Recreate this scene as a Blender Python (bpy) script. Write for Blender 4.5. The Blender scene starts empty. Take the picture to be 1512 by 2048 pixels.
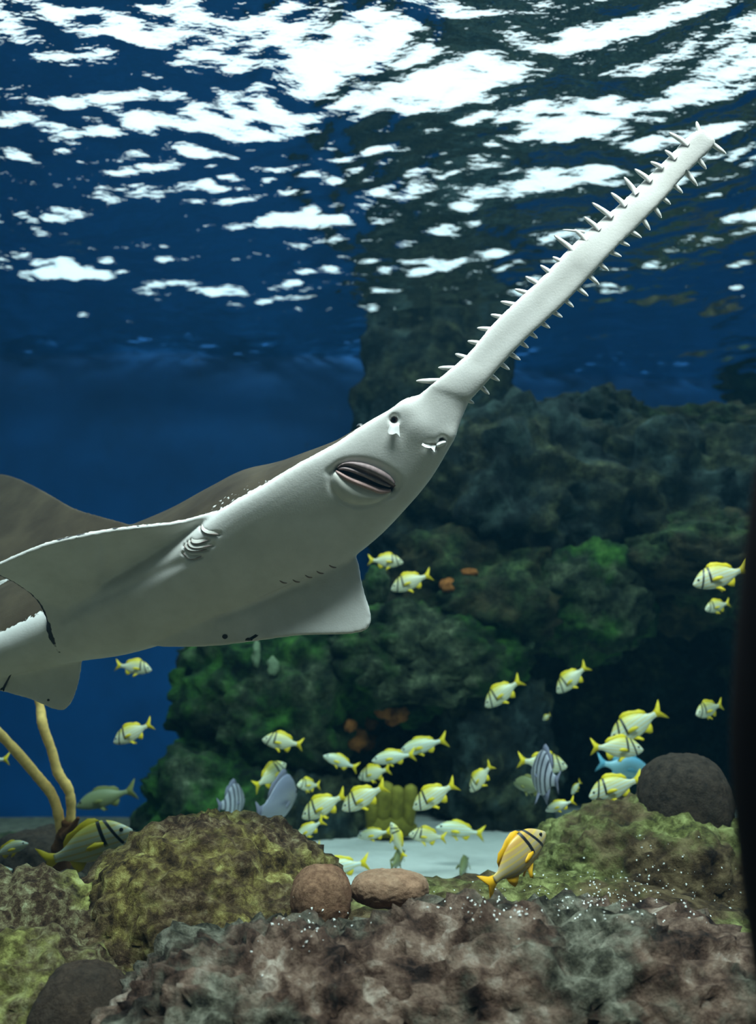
import bpy, bmesh, math, random
import numpy as np
from mathutils import Vector, Matrix, noise
from mathutils.bvhtree import BVHTree

random.seed(7)
scene = bpy.context.scene
COL = scene.collection

# ------------------------------------------------------------------ camera
F = 1900.0                      # focal length in pixels of the 1512 x 2048 frame
EYE = Vector((0.0, 0.0, 0.88))  # tank floor is z = 0
PITCH = math.radians(12.0)
SURF = 4.18                     # water level
cam_data = bpy.data.cameras.new('camera')
cam_data.sensor_fit = 'HORIZONTAL'
cam_data.sensor_width = 36.0
cam_data.lens = F / 1512.0 * 36.0
cam_data.clip_start = 0.02
cam_data.dof.use_dof = True
cam_data.dof.focus_distance = 3.0
cam_data.dof.aperture_fstop = 2.3
cam = bpy.data.objects.new('camera', cam_data)
cam.location = EYE
cam.rotation_euler = (math.pi / 2 + PITCH, 0, 0)
COL.objects.link(cam)
scene.camera = cam

# ------------------------------------------------------------------ light
scene.view_settings.view_transform = 'Standard'
scene.view_settings.look = 'None'
scene.view_settings.gamma = 1.0
scene.view_settings.use_curve_mapping = False
scene.view_settings.exposure = 0.0

world = bpy.data.worlds.new('daylight')
scene.world = world
world.use_nodes = True
wbg = world.node_tree.nodes['Background']
wbg.inputs['Color'].default_value = (0.95, 0.965, 0.98, 1)
wbg.inputs['Strength'].default_value = 1.75


def area_light(name, loc, target, size, size_y, power, color):
    d = bpy.data.lights.new(name, 'AREA')
    d.shape = 'RECTANGLE'; d.size = size; d.size_y = size_y
    d.energy = power; d.color = color
    o = bpy.data.objects.new(name, d)
    o.location = loc
    o.rotation_euler = (Vector(target) - Vector(loc)).to_track_quat('-Z', 'Y').to_euler()
    COL.objects.link(o)
    return o


# fill lights added out of view above the tank to brighten sawfish and reef
area_light('fill_front_offscreen', (0.6, 0.2, 6.2), (0.7, 2.6, 2.2), 3.0, 1.0, 880, (1.0, 0.90, 0.84))
area_light('fill_reef_offscreen', (0.4, 4.2, 6.6), (0.4, 5.6, 0.5), 4.0, 1.2, 170, (1.0, 1.0, 0.9))

# ------------------------------------------------------------------ helpers
CP, SP = math.cos(PITCH), math.sin(PITCH)


def ray(px, py):
    x = (px - 756.0) / F; u = (1024.0 - py) / F
    return Vector((x, CP - SP * u, SP + CP * u))


def P(px, py, d):
    return EYE + ray(px, py) * d


def cam_depth0(p): return (p - EYE).dot(Vector((0, CP, SP)))


def on_plane(px, py, p0, n):
    r = ray(px, py)
    return EYE + r * ((p0 - EYE).dot(n) / r.dot(n))


def tag(o, label=None, cat=None, group=None, kind=None):
    if label: o['label'] = label
    if cat: o['category'] = cat
    if group: o['group'] = group
    if kind: o['kind'] = kind
    return o


def empty(name, loc):
    o = bpy.data.objects.new(name, None)
    o.empty_display_size = 0.1
    o.location = loc
    COL.objects.link(o)
    return o


def mesh_obj(name, verts, faces, mat, parent=None, smooth=True):
    off = parent.location if parent is not None and parent.type == 'EMPTY' else None
    if off is not None:
        verts = [Vector(v) - off for v in verts]
    me = bpy.data.meshes.new(name)
    me.from_pydata([tuple(v) for v in verts], [], faces)
    me.update()
    if smooth:
        me.polygons.foreach_set('use_smooth', [True] * len(me.polygons))
    if mat: me.materials.append(mat)
    o = bpy.data.objects.new(name, me)
    if parent is not None: o.parent = parent
    COL.objects.link(o)
    return o


def box(name, lo, hi, mat, parent=None):
    x0, y0, z0 = lo; x1, y1, z1 = hi
    v = [(x0, y0, z0), (x1, y0, z0), (x1, y1, z0), (x0, y1, z0), (x0, y0, z1), (x1, y0, z1), (x1, y1, z1), (x0, y1, z1)]
    f = [(0, 3, 2, 1), (4, 5, 6, 7), (0, 1, 5, 4), (1, 2, 6, 5), (2, 3, 7, 6), (3, 0, 4, 7)]
    return mesh_obj(name, v, f, mat, parent, smooth=False)


def tube_geo(pts, radii, n=10, flat=1.0, closed_ends=True):
    """swept tube through world points"""
    pts = [Vector(p) for p in pts]
    V, Fc = [], []
    up = Vector((0, -1, 0.2))
    for i, p in enumerate(pts):
        a = pts[max(i - 1, 0)]; b = pts[min(i + 1, len(pts) - 1)]
        t = (b - a).normalized()
        s = t.cross(up).normalized(); w = s.cross(t).normalized()
        for k in range(n):
            an = 2 * math.pi * k / n
            V.append(p + (s * math.cos(an) + w * math.sin(an) * flat) * radii[i])
    for i in range(len(pts) - 1):
        for k in range(n):
            a = i * n + k; b = i * n + (k + 1) % n
            Fc.append((a, b, b + n, a + n))
    if closed_ends:
        V.append(pts[0]); V.append(pts[-1])
        c0, c1 = len(V) - 2, len(V) - 1
        m = (len(pts) - 1) * n
        for k in range(n):
            Fc.append((c0, (k + 1) % n, k)); Fc.append((c1, m + k, m + (k + 1) % n))
    return V, Fc


def catmull(pts, per=6):
    out = []
    n = len(pts)
    for i in range(n - 1):
        p0 = pts[max(i - 1, 0)]; p1 = pts[i]; p2 = pts[i + 1]; p3 = pts[min(i + 2, n - 1)]
        for k in range(per):
            t = k / per
            out.append(tuple(0.5 * ((2 * b) + (-a + c) * t + (2 * a - 5 * b + 4 * c - d) * t * t + (-a + 3 * b - 3 * c + d) * t ** 3)
                             for a, b, c, d in zip(p0, p1, p2, p3)))
    out.append(tuple(pts[-1]))
    return out


# ------------------------------------------------------------------ materials
class NT:
    def __init__(self, name):
        self.m = bpy.data.materials.new(name); self.m.use_nodes = True
        self.t = self.m.node_tree; self.t.nodes.clear()
        self.out = self.n('ShaderNodeOutputMaterial')

    def n(self, kind, **kw):
        nd = self.t.nodes.new(kind)
        for k, v in kw.items(): setattr(nd, k, v)
        return nd

    def l(self, a, b): self.t.links.new(a, b)

    def val(self, node, **kw):
        for k, v in kw.items(): node.inputs[k].default_value = v
        return node

    def coords(self): return self.n('ShaderNodeTexCoord').outputs['Object']

    def geo_pos(self): return self.n('ShaderNodeNewGeometry').outputs['Position']

    def noise(self, vec, scale, detail=6, rough=0.6):
        nd = self.n('ShaderNodeTexNoise')
        nd.inputs['Scale'].default_value = scale; nd.inputs['Detail'].default_value = detail
        nd.inputs['Roughness'].default_value = rough
        self.l(vec, nd.inputs['Vector'])
        return nd.outputs['Fac']

    def ramp(self, fac, stops):
        nd = self.n('ShaderNodeValToRGB')
        el = nd.color_ramp.elements
        while len(el) < len(stops): el.new(0.5)
        for e, (p, c) in zip(el, stops):
            e.position = p; e.color = tuple(c) + (1,) if len(c) == 3 else c
        self.l(fac, nd.inputs['Fac'])
        return nd.outputs['Color']

    def mix(self, fac, a, b):
        nd = self.n('ShaderNodeMix', data_type='RGBA')
        for s, v in ((nd.inputs[0], fac), (nd.inputs[6], a), (nd.inputs[7], b)):
            if hasattr(v, 'is_linked') or hasattr(v, 'links'): self.l(v, s)
            elif isinstance(v, (int, float)): s.default_value = v
            else: s.default_value = tuple(v) + (1,)
        return nd.outputs[2]

    def math(self, op, a, b=None, c=None):
        nd = self.n('ShaderNodeMath', operation=op)
        for s, v in zip(nd.inputs, (a, b, c)):
            if v is None: continue
            if hasattr(v, 'links'): self.l(v, s)
            else: s.default_value = v
        return nd.outputs[0]

    def sstep(self, x, a, b):
        nd = self.n('ShaderNodeMapRange', interpolation_type='SMOOTHSTEP')
        self.l(x, nd.inputs[0]); nd.inputs[1].default_value = a; nd.inputs[2].default_value = b
        return nd.outputs[0]

    def principled(self, color, rough=0.6, spec=0.3, bump=None, bump_d=0.01, bump_s=0.5):
        b = self.n('ShaderNodeBsdfPrincipled')
        if hasattr(color, 'links'): self.l(color, b.inputs['Base Color'])
        else: b.inputs['Base Color'].default_value = tuple(color) + (1,)
        b.inputs['Roughness'].default_value = rough
        b.inputs['Specular IOR Level'].default_value = spec
        if bump is not None:
            bp = self.n('ShaderNodeBump'); bp.inputs['Distance'].default_value = bump_d; bp.inputs['Strength'].default_value = bump_s
            self.l(bump, bp.inputs['Height']); self.l(bp.outputs['Normal'], b.inputs['Normal'])
        self.l(b.outputs[0], self.out.inputs['Surface'])
        return b


def plain(name, color, rough=0.6, spec=0.3, var=0.0, scale=20):
    t = NT(name)
    if var > 0:
        nz = t.noise(t.coords(), scale, 5)
        c = t.ramp(nz, [(0.3, [max(0, x * (1 - var)) for x in color]), (0.7, [min(1, x * (1 + var)) for x in color])])
        t.principled(c, rough, spec)
    else:
        t.principled(color, rough, spec)
    return t.m


def rock_mat(name, stops, stops2, s1=1.6, s2=7.0, fleck=None, mixlo=0.42, mixhi=0.6, bump_d=0.03, bscale=14):
    t = NT(name)
    pos = t.geo_pos()
    a = t.ramp(t.noise(pos, s2, 8, 0.68), stops)
    b = t.ramp(t.noise(pos, s2 * 1.7, 8, 0.7), stops2)
    m = t.sstep(t.noise(pos, s1, 5, 0.6), mixlo, mixhi)
    c = t.mix(m, a, b)
    if fleck:
        fl = t.sstep(t.noise(pos, fleck[1], 3, 0.5), fleck[2], fleck[2] + 0.06)
        c = t.mix(fl, c, fleck[0])
    bump = t.noise(pos, bscale, 8, 0.7)
    t.principled(c, 0.85, 0.15, bump, bump_d, 0.9)
    return t.m


M = {}
t = NT('blue_wall_paint')
pos = t.geo_pos()
nz = t.noise(pos, 1.3, 6, 0.6)
c = t.ramp(nz, [(0.3, (0.004, 0.062, 0.21)), (0.7, (0.006, 0.095, 0.32))])
st = t.sstep(t.noise(pos, 5.0, 6, 0.7), 0.62, 0.72)
c = t.mix(t.math('MULTIPLY', st, 0.5), c, (0.02, 0.03, 0.06))
t.principled(c, 0.6, 0.2)
M['wall'] = t.m
M['hall'] = plain('dark_hall_paint', (0.01, 0.01, 0.012), 0.9, 0.1)
M['frame'] = plain('black_window_rubber', (0.006, 0.004, 0.005), 0.8, 0.1)
t = NT('sand_and_added_gravel')
pos = t.geo_pos()
c = t.ramp(t.noise(pos, 3.0, 8, 0.65), [(0.3, (0.42, 0.41, 0.37)), (0.7, (0.56, 0.55, 0.50))])
gv = t.ramp(t.noise(pos, 14.0, 8, 0.7), [(0.35, (0.06, 0.05, 0.035)), (0.65, (0.24, 0.20, 0.14))])  # dark gravel put in beyond the sand patch to lower bounced light
sx = t.n('ShaderNodeSeparateXYZ'); t.l(pos, sx.inputs[0])
wn = t.math('MULTIPLY', t.math('SUBTRACT', t.noise(pos, 2.0, 5, 0.6), 0.5), 0.8)
inx = t.sstep(t.math('ADD', sx.outputs[0], wn), -0.95, -0.8)
iny = t.sstep(t.math('ADD', sx.outputs[1], wn), 4.0, 4.2)
c = t.mix(t.math('MULTIPLY', inx, iny), gv, c)
t.principled(c, 0.9, 0.1, t.noise(pos, 9.0, 6, 0.6), 0.02, 0.6)
M['sand'] = t.m

M['rock_green'] = rock_mat('mossy_green_rock',
    [(0.36, (0.004, 0.010, 0.006)), (0.48, (0.02, 0.06, 0.014)), (0.58, (0.05, 0.15, 0.022)), (0.7, (0.12, 0.28, 0.05))],
    [(0.36, (0.008, 0.014, 0.010)), (0.5, (0.045, 0.06, 0.032)), (0.62, (0.12, 0.15, 0.08)), (0.72, (0.30, 0.34, 0.2))], 1.5, 4.5, bump_d=0.10, bscale=7)
M['rock_teal'] = rock_mat('slate_teal_rock',
    [(0.36, (0.005, 0.008, 0.008)), (0.5, (0.022, 0.035, 0.033)), (0.66, (0.085, 0.13, 0.115))],
    [(0.36, (0.007, 0.009, 0.006)), (0.5, (0.04, 0.045, 0.024)), (0.68, (0.16, 0.18, 0.09))], 1.8, 4.5, bump_d=0.10, bscale=7)
M['rock_brown'] = rock_mat('brown_algae_rock',
    [(0.36, (0.006, 0.008, 0.005)), (0.5, (0.035, 0.035, 0.018)), (0.66, (0.12, 0.10, 0.045))],
    [(0.36, (0.008, 0.014, 0.008)), (0.5, (0.035, 0.06, 0.025)), (0.66, (0.11, 0.17, 0.06))], 1.8, 5.0, ((0.30, 0.13, 0.02), 2.6, 0.68), bump_d=0.10, bscale=7)
M['slope'] = rock_mat('yellow_green_encrusted_rock',
    [(0.36, (0.03, 0.02, 0.008)), (0.46, (0.16, 0.14, 0.04)), (0.56, (0.42, 0.42, 0.12)), (0.68, (0.72, 0.74, 0.30))],
    [(0.36, (0.025, 0.014, 0.008)), (0.48, (0.09, 0.055, 0.03)), (0.58, (0.26, 0.22, 0.11)), (0.7, (0.5, 0.5, 0.28))], 3.2, 16, mixlo=0.42, mixhi=0.56, bump_d=0.05, bscale=26)
M['coral_mound'] = rock_mat('mottled_olive_coral',
    [(0.36, (0.022, 0.013, 0.006)), (0.46, (0.10, 0.065, 0.022)), (0.56, (0.30, 0.24, 0.07)), (0.68, (0.62, 0.58, 0.20))],
    [(0.36, (0.02, 0.011, 0.006)), (0.48, (0.075, 0.042, 0.022)), (0.58, (0.20, 0.14, 0.07)), (0.7, (0.42, 0.36, 0.2))], 3.2, 17, bump_d=0.05, bscale=26)
M['rock_front'] = rock_mat('grey_brown_encrusted_rock',
    [(0.38, (0.012, 0.006, 0.004)), (0.47, (0.085, 0.048, 0.033)), (0.56, (0.22, 0.145, 0.105)), (0.68, (0.50, 0.42, 0.34))],
    [(0.38, (0.010, 0.009, 0.006)), (0.48, (0.065, 0.062, 0.042)), (0.66, (0.30, 0.29, 0.22))], 3.0, 8, ((0.45, 0.40, 0.06), 9, 0.72), mixlo=0.45, mixhi=0.62, bump_d=0.06, bscale=12)
M['rock_ledge'] = rock_mat('brown_green_ledge_rock',
    [(0.36, (0.016, 0.008, 0.004)), (0.48, (0.075, 0.045, 0.02)), (0.66, (0.24, 0.17, 0.085))],
    [(0.36, (0.03, 0.026, 0.008)), (0.48, (0.13, 0.13, 0.035)), (0.66, (0.40, 0.42, 0.15))], 2.4, 10, bump_d=0.05, bscale=15)
M['brain'] = rock_mat('dark_brown_coral', [(0.35, (0.02, 0.014, 0.010)), (0.65, (0.07, 0.05, 0.035))],
    [(0.35, (0.03, 0.018, 0.012)), (0.65, (0.09, 0.06, 0.04))], 3, 30, bump_d=0.03, bscale=28)
M['plate'] = rock_mat('reddish_brown_coral', [(0.35, (0.07, 0.03, 0.018)), (0.65, (0.20, 0.09, 0.05))],
    [(0.35, (0.12, 0.06, 0.035)), (0.65, (0.30, 0.17, 0.10))], 4, 34, bump_d=0.008, bscale=60)
M['plate2'] = rock_mat('tan_coral', [(0.35, (0.16, 0.085, 0.05)), (0.65, (0.36, 0.21, 0.13))],
    [(0.35, (0.2, 0.11, 0.07)), (0.65, (0.42, 0.28, 0.18))], 4, 34, bump_d=0.008, bscale=60)
M['gorgonian'] = plain('tan_gorgonian', (0.80, 0.54, 0.17), 0.8, 0.1, 0.25, 30)
M['gorgonian_base'] = plain('brown_gorgonian_base', (0.14, 0.06, 0.02), 0.85, 0.1, 0.4, 20)
M['orange'] = plain('orange_cup_coral', (0.34, 0.12, 0.03), 0.8, 0.1, 0.4, 30)
M['pale'] = plain('pale_coral', (0.16, 0.21, 0.12), 0.8, 0.1, 0.3, 20)
M['sponge'] = plain('olive_yellow_sponge', (0.20, 0.17, 0.025), 0.85, 0.1, 0.35, 18)
M['grain'] = plain('white_grain', (0.85, 0.85, 0.8), 0.4, 0.5)

# water surface: reflects by Fresnel from below (total reflection past the critical angle)
t = NT('water_surface')
fr = t.n('ShaderNodeFresnel'); fr.inputs['IOR'].default_value = 1.28
tr = t.n('ShaderNodeBsdfTransparent')
gl = t.n('ShaderNodeBsdfGlossy'); gl.inputs['Roughness'].default_value = 0.0
gl.inputs['Color'].default_value = (0.95, 0.98, 1, 1)
mx = t.n('ShaderNodeMixShader')
mp = t.n('ShaderNodeMapping'); mp.inputs['Scale'].default_value = (0.7, 1.3, 1.0); t.l(t.geo_pos(), mp.inputs['Vector'])
bp = t.n('ShaderNodeBump'); bp.inputs['Distance'].default_value = 0.017; bp.inputs['Strength'].default_value = 0.55
t.l(t.noise(mp.outputs[0], 11.0, 3, 0.5), bp.inputs['Height'])
t.l(bp.outputs['Normal'], fr.inputs['Normal']); t.l(bp.outputs['Normal'], gl.inputs['Normal'])
t.l(fr.outputs[0], mx.inputs[0]); t.l(tr.outputs[0], mx.inputs[1]); t.l(gl.outputs[0], mx.inputs[2])
t.l(mx.outputs[0], t.out.inputs['Surface'])
M['surface'] = t.m

t = NT('clear_acrylic')
fr = t.n('ShaderNodeFresnel'); fr.inputs['IOR'].default_value = 1.12
tr = t.n('ShaderNodeBsdfTransparent'); gl = t.n('ShaderNodeBsdfGlossy'); gl.inputs['Roughness'].default_value = 0.0
mx = t.n('ShaderNodeMixShader')
t.l(fr.outputs[0], mx.inputs[0]); t.l(tr.outputs[0], mx.inputs[1]); t.l(gl.outputs[0], mx.inputs[2])
t.l(mx.outputs[0], t.out.inputs['Surface'])
M['acrylic'] = t.m

# ------------------------------------------------------------------ structure
XL, XR, YF = -6.0, 6.0, -0.12
wallA = P(-400, 728, 1); wallB = P(1512, 772, 1)


def wall_y(x):      # back wall runs slightly away from the window towards the right
    return 8.75 + 0.14 * x if x > -1 else 8.61


def back_wall():
    root_v, root_f = [], []
    xs = [XL, -1.0, 2.0, XR]
    for x in xs:
        y = 8.61 + max(0, x + 1.0) * 0.17
        root_v += [(x, y, -0.1), (x, y, SURF + 0.25)]
    for i in range(3):
        root_f.append((2 * i, 2 * i + 2, 2 * i + 3, 2 * i + 1))
    o = mesh_obj('wall_back', root_v, root_f, M['wall'], smooth=False)
    sm = o.modifiers.new('thick', 'SOLIDIFY'); sm.thickness = 0.2; sm.offset = 1
    tag(o, 'deep blue painted rear wall of the tank', 'wall', kind='structure')
    return o


wb = back_wall()
tag(box('wall_left', (XL - 0.2, YF, -0.1), (XL, 9.0, SURF + 0.25), M['wall']), 'deep blue side wall of the tank', 'wall', kind='structure')
tag(box('wall_right', (XR, YF, -0.1), (XR + 0.2, 10.2, SURF + 0.25), M['wall']), 'deep blue end wall of the tank beyond the reef', 'wall', kind='structure')
# seam strip between the wall panels and the dark band at the waterline
for sx in (-1.93, -4.4, 3.2):
    y = 8.61 + max(0, sx + 1.0) * 0.17
    o = box('wall_seam', (sx - 0.02, y - 0.012, 0), (sx + 0.02, y + 0.02, SURF), M['wall']); o.parent = wb


M['trim_dark'] = plain('dark_algae_strip', (0.012, 0.012, 0.014), 0.8, 0.1, 0.5, 6)
o = box('trim_1', (-3.6, 8.54, SURF - 0.11), (-1.15, 8.62, SURF + 0.05), M['trim_dark'])
tag(o, 'dark algae covered strip along the wall at the waterline', 'trim', kind='structure')
vv = []
for x in (0.9, XR):
    y = 8.61 + (x + 1.0) * 0.17
    vv += [(x, y - 0.10, SURF - 0.13), (x, y + 0.02, SURF - 0.13), (x, y + 0.02, SURF - 0.06), (x, y - 0.04, SURF - 0.06)]
o = mesh_obj('trim_light_ledge', vv, [(0, 1, 2, 3), (7, 6, 5, 4), (0, 4, 5, 1), (1, 5, 6, 2), (2, 6, 7, 3), (3, 7, 4, 0)], M['wall'], smooth=False)
tag(o, 'added blue ledge catching light for a streak along the rear wall above the domed rocks', 'trim', kind='structure')  # ledge added to catch top light as the blue streak


def grid_obj(name, x0, x1, y0, y1, nx, ny, hfun, mat):
    V = []
    for j in range(ny + 1):
        for i in range(nx + 1):
            x = x0 + (x1 - x0) * i / nx; y = y0 + (y1 - y0) * j / ny
            V.append((x, y, hfun(x, y)))
    Fc = [(j * (nx + 1) + i, j * (nx + 1) + i + 1, (j + 1) * (nx + 1) + i + 1, (j + 1) * (nx + 1) + i) for j in range(ny) for i in range(nx)]
    return mesh_obj(name, V, Fc, mat)


fl = grid_obj('floor', XL, XR, YF, 10.2, 60, 60,
              lambda x, y: 0.03 * noise.noise((x * 0.9, y * 0.9, 3)) + 0.02 + 0.14 * max(0, min(1, (y - 5.2) / 1.6)) * max(0, min(1, (x + 1.2) / 0.8)), M['sand'])
tag(fl, 'tank floor of dark gravel added to cut bounced light, with a bright pale sand patch', 'floor', kind='structure')

# dim viewing hall on this side of the window
tag(box('wall_front', (XL, YF - 0.3, SURF - 0.6), (XR, YF, SURF + 1.0), M['hall']), 'dark wall above the viewing window', 'wall', kind='structure')
tag(box('wall_hall', (XL, -4.2, -0.2), (XR, -4.0, SURF + 1.0), M['hall']), 'dark rear wall of the viewing hall', 'wall', kind='structure')
tag(box('ceiling', (XL, -4.0, SURF + 0.8), (XR, YF - 0.3, SURF + 1.0), M['hall']), 'dark ceiling of the viewing hall', 'ceiling', kind='structure')
tag(box('floor_hall', (XL, -4.0, -0.2), (XR, YF, -0.02), M['hall']), 'dark floor of the viewing hall', 'floor', kind='structure')
tag(box('wall_hall_left', (XL - 0.2, -4.0, -0.2), (XL, YF, SURF + 1.0), M['hall']), 'dark left wall of the viewing hall', 'wall', kind='structure')
tag(box('wall_hall_right', (XR, -4.0, -0.2), (XR + 0.2, YF, SURF + 1.0), M['hall']), 'dark right wall of the viewing hall', 'wall', kind='structure')

# viewing window: the lens is held against the acrylic; its black rounded jamb shows at one side
win = empty('window_1', (0, -0.06, 0))
tag(win, 'large acrylic viewing window with a black rounded jamb', 'window', kind='structure')
box('pane', (XL, -0.10, 0), (XR, -0.04, SURF - 0.6), M['acrylic'], None).parent = win
bpy.data.objects['pane'].location = (0, 0.06, 0)
jd = 1.05
jpts = [(1990, -900), (1760, -200), (1640, 250), (1560, 600), (1512, 905), (1484, 1100), (1467, 1290), (1458, 1450), (1462, 1600), (1475, 1740), (1495, 1890), (1522, 2060), (1580, 2300), (1680, 2620)]
jpts = catmull(jpts, 5)
V, Fc = [], []
nsec = 10
for (x, y) in jpts:
    p = P(x + 8, y, jd)
    for k in range(nsec + 1):          # rounded nose, then back to the wall on the right
        a = math.pi * k / nsec
        V.append((p.x + 0.05 * (1 - math.sin(a)), p.y - 0.05 * math.cos(a), p.z))
    V.append((p.x + 0.16, p.y + 0.05, p.z)); V.append((p.x + 0.16, p.y - 0.05, p.z))
w = nsec + 3
for i in range(len(jpts) - 1):
    for k in range(w):
        Fc.append((i * w + k, i * w + (k + 1) % w, (i + 1) * w + (k + 1) % w, (i + 1) * w + k))
Fc.append(tuple(range(w))); Fc.append(tuple(reversed(range((len(jpts) - 1) * w, len(jpts) * w))))
mesh_obj('window_frame', V, Fc, M['frame'], win)

# ------------------------------------------------------------------ water surface
WAVES = []
rw = random.Random(11)
NW = 60
for k in range(NW):
    lam = 0.11 * (1.0 / 0.11 * 1.5) ** (k / (NW - 1)) * rw.uniform(0.92, 1.08)
    th = rw.gauss(math.radians(80), math.radians(42))
    slope = 0.19 / math.sqrt(NW / 2) * (1.0 if lam < 0.7 else 0.75)
    WAVES.append((2 * math.pi / lam * math.cos(th), 2 * math.pi / lam * math.sin(th), rw.uniform(0, 6.28), slope * lam / (2 * math.pi)))
nx, ny = 600, 520
X, T = np.meshgrid(np.linspace(XL, XR, nx + 1), np.linspace(0, 1, ny + 1))
Y = YF + T * (8.605 + np.maximum(0, X + 1.0) * 0.17 - YF)
Z = np.zeros_like(X)
wob = 0.5 * np.sin(X * 1.9 + 0.9 * np.sin(Y * 1.6)) + 0.5 * np.sin(Y * 2.3 + X * 1.1)
wob2 = np.sin(X * 3.1 - Y * 1.3) + np.sin(Y * 3.7 + 0.7 * np.sin(X * 2.0))
for kx, ky, ph, am in WAVES:
    Z += am * np.sin(kx * (X + 0.10 * wob) + ky * (Y + 0.06 * wob2) + ph)
Z += SURF
verts = np.stack([X, Y, Z], -1).reshape(-1, 3)
idx = np.arange((nx + 1) * (ny + 1)).reshape(ny + 1, nx + 1)
faces = np.stack([idx[:-1, :-1], idx[:-1, 1:], idx[1:, 1:], idx[1:, :-1]], -1).reshape(-1, 4)
ws = mesh_obj('water_surface', verts.tolist(), faces.tolist(), M['surface'])
tag(ws, 'rippling water surface seen from below, mirroring the tank and letting white daylight through', 'water', kind='stuff')

# the water itself: absorbs red, scatters a little blue
t = NT('water_body')
va = t.n('ShaderNodeVolumeAbsorption'); va.inputs['Color'].default_value = (0.25, 0.72, 0.80, 1); va.inputs['Density'].default_value = 0.11
vs = t.n('ShaderNodeVolumeScatter'); vs.inputs['Color'].default_value = (0.10, 0.45, 0.75, 1); vs.inputs['Density'].default_value = 0.006; vs.inputs['Anisotropy'].default_value = 0.4
ad_ = t.n('ShaderNodeAddShader'); t.l(va.outputs[0], ad_.inputs[0]); t.l(vs.outputs[0], ad_.inputs[1])
t.l(ad_.outputs[0], t.out.inputs['Volume'])
wv = []
for zz in (0.0, SURF - 0.06):
    wv += [(XL + 0.03, -0.035, zz), (XR - 0.03, -0.035, zz), (XR - 0.03, 8.58 + 6.97 * 0.17, zz), (-1.0, 8.58, zz), (XL + 0.03, 8.58, zz)]
wbody = mesh_obj('water', wv, [(4, 3, 2, 1, 0), (5, 6, 7, 8, 9)] + [(k, (k + 1) % 5, 5 + (k + 1) % 5, 5 + k) for k in range(5)], t.m, smooth=False)
tag(wbody, 'clear blue green water filling the tank', 'water', kind='stuff')

# ------------------------------------------------------------------ rocks
_ICO = {}


def ico(sub):
    if sub not in _ICO:
        bm = bmesh.new(); bmesh.ops.create_icosphere(bm, subdivisions=sub, radius=1)
        bm.verts.ensure_lookup_table()
        _ICO[sub] = ([v.co.copy() for v in bm.verts], [tuple(v.index for v in f.verts) for f in bm.faces]); bm.free()
    return _ICO[sub]


def boulder(name, label, c, r, mat, cat='rock', seed=0, sub=5, amp=0.24, freq=1.9, fine=0.085, power=2.3, group=None, zmin=-0.05):
    """displaced super-ellipsoid; c centre and r radii in metres"""
    base, faces = ico(sub)
    V = []
    so = Vector((seed * 3.17, seed * 1.7, seed * 5.3))
    rm = (r[0] * r[1] * r[2]) ** (1 / 3)
    for v in base:
        k = (abs(v.x) ** power + abs(v.y) ** power + abs(v.z) ** power) ** (-1.0 / power)
        q = Vector((v.x * r[0], v.y * r[1], v.z * r[2])) * k
        s = q / rm
        d = noise.fractal(s * freq + so, 0.9, 2.1, 4) * amp
        d += (abs(noise.noise(s * freq * 2.3 + so * 2)) - 0.25) * -amp * 0.7
        d += noise.fractal(s * freq * 6 + so, 0.6, 2.2, 4) * fine
        q = q + q.normalized() * d * rm
        p = Vector(c) + q
        if p.z < zmin: p.z = zmin
        V.append(p)
    o = mesh_obj(name, V, faces, mat)
    tag(o, label, cat, group)
    return o


def pr(px, py, d, rx, ry, rdepth, **kw):
    """centre and radii from a place in the photo at a depth"""
    return P(px, py, d), (rx * d / F, rdepth, ry * d / F)


def rk(label, px, py, d, rx, ry, rd, mat, name='reef_rock', **kw):
    c, r = pr(px, py, d, rx, ry, rd)
    return boulder(name, label, c, r, M[mat], **kw)


# reef behind the sawfish
rk('green mossy boulder rounded at its side beside the blue wall', 535, 1400, 6.8, 180, 160, 0.7, 'rock_green', seed=1)
rk('low greenish boulder at the foot of the mossy boulder', 450, 1610, 6.5, 150, 125, 0.6, 'rock_green', seed=2)
rk('green rock shoulder beside the arching rock', 690, 1335, 6.9, 130, 100, 0.6, 'rock_green', seed=33)
rk('green arching rock over the small dark hollow', 850, 1315, 6.6, 200, 110, 0.6, 'rock_green', seed=3)
rk('tall slate pillar of rock rising out of the water behind the saw', 880, 900, 8.2, 170, 330, 0.4, 'rock_teal', seed=4, amp=0.25)
rk('broad teal rock mass behind the sawfish head', 1010, 1010, 7.2, 250, 190, 0.8, 'rock_teal', seed=5, amp=0.28)
rk('rounded rock top like a dome under the bright blue streak', 1170, 870, 7.9, 110, 75, 0.6, 'rock_teal', seed=6)
rk('wide low rock top beside the domed rock', 1400, 905, 7.8, 190, 80, 0.6, 'rock_brown', seed=7)
rk('craggy dark rock face above the large cave', 1330, 1030, 7.3, 230, 165, 0.7, 'rock_teal', seed=8, amp=0.3)
rk('brown algae covered rock with orange growth', 960, 1190, 6.8, 215, 130, 0.6, 'rock_brown', seed=9, amp=0.26)
rk('bright green rounded rock at the upper lip of the cave', 1165, 1205, 6.7, 130, 120, 0.55, 'rock_green', seed=10)
rk('dark overhanging rock roofing the large cave', 1400, 1150, 7.0, 200, 95, 1.2, 'rock_brown', seed=11)
rk('slate rock column between the two hollows', 985, 1510, 6.7, 125, 190, 0.5, 'rock_teal', seed=12)
rk('dark slab under the small hollow', 630, 1640, 6.4, 100, 100, 0.4, 'rock_teal', seed=13)
rk('shadowed rock at the back of the small hollow', 760, 1530, 7.5, 200, 190, 0.3, 'rock_teal', seed=14)
rk('shadowed rock at the back of the large cave', 1330, 1430, 8.1, 410, 330, 0.35, 'rock_teal', seed=15)
rk('shadowed rock closing the end of the large cave', 1600, 1400, 7.2, 130, 330, 0.6, 'rock_teal', seed=16)
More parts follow.
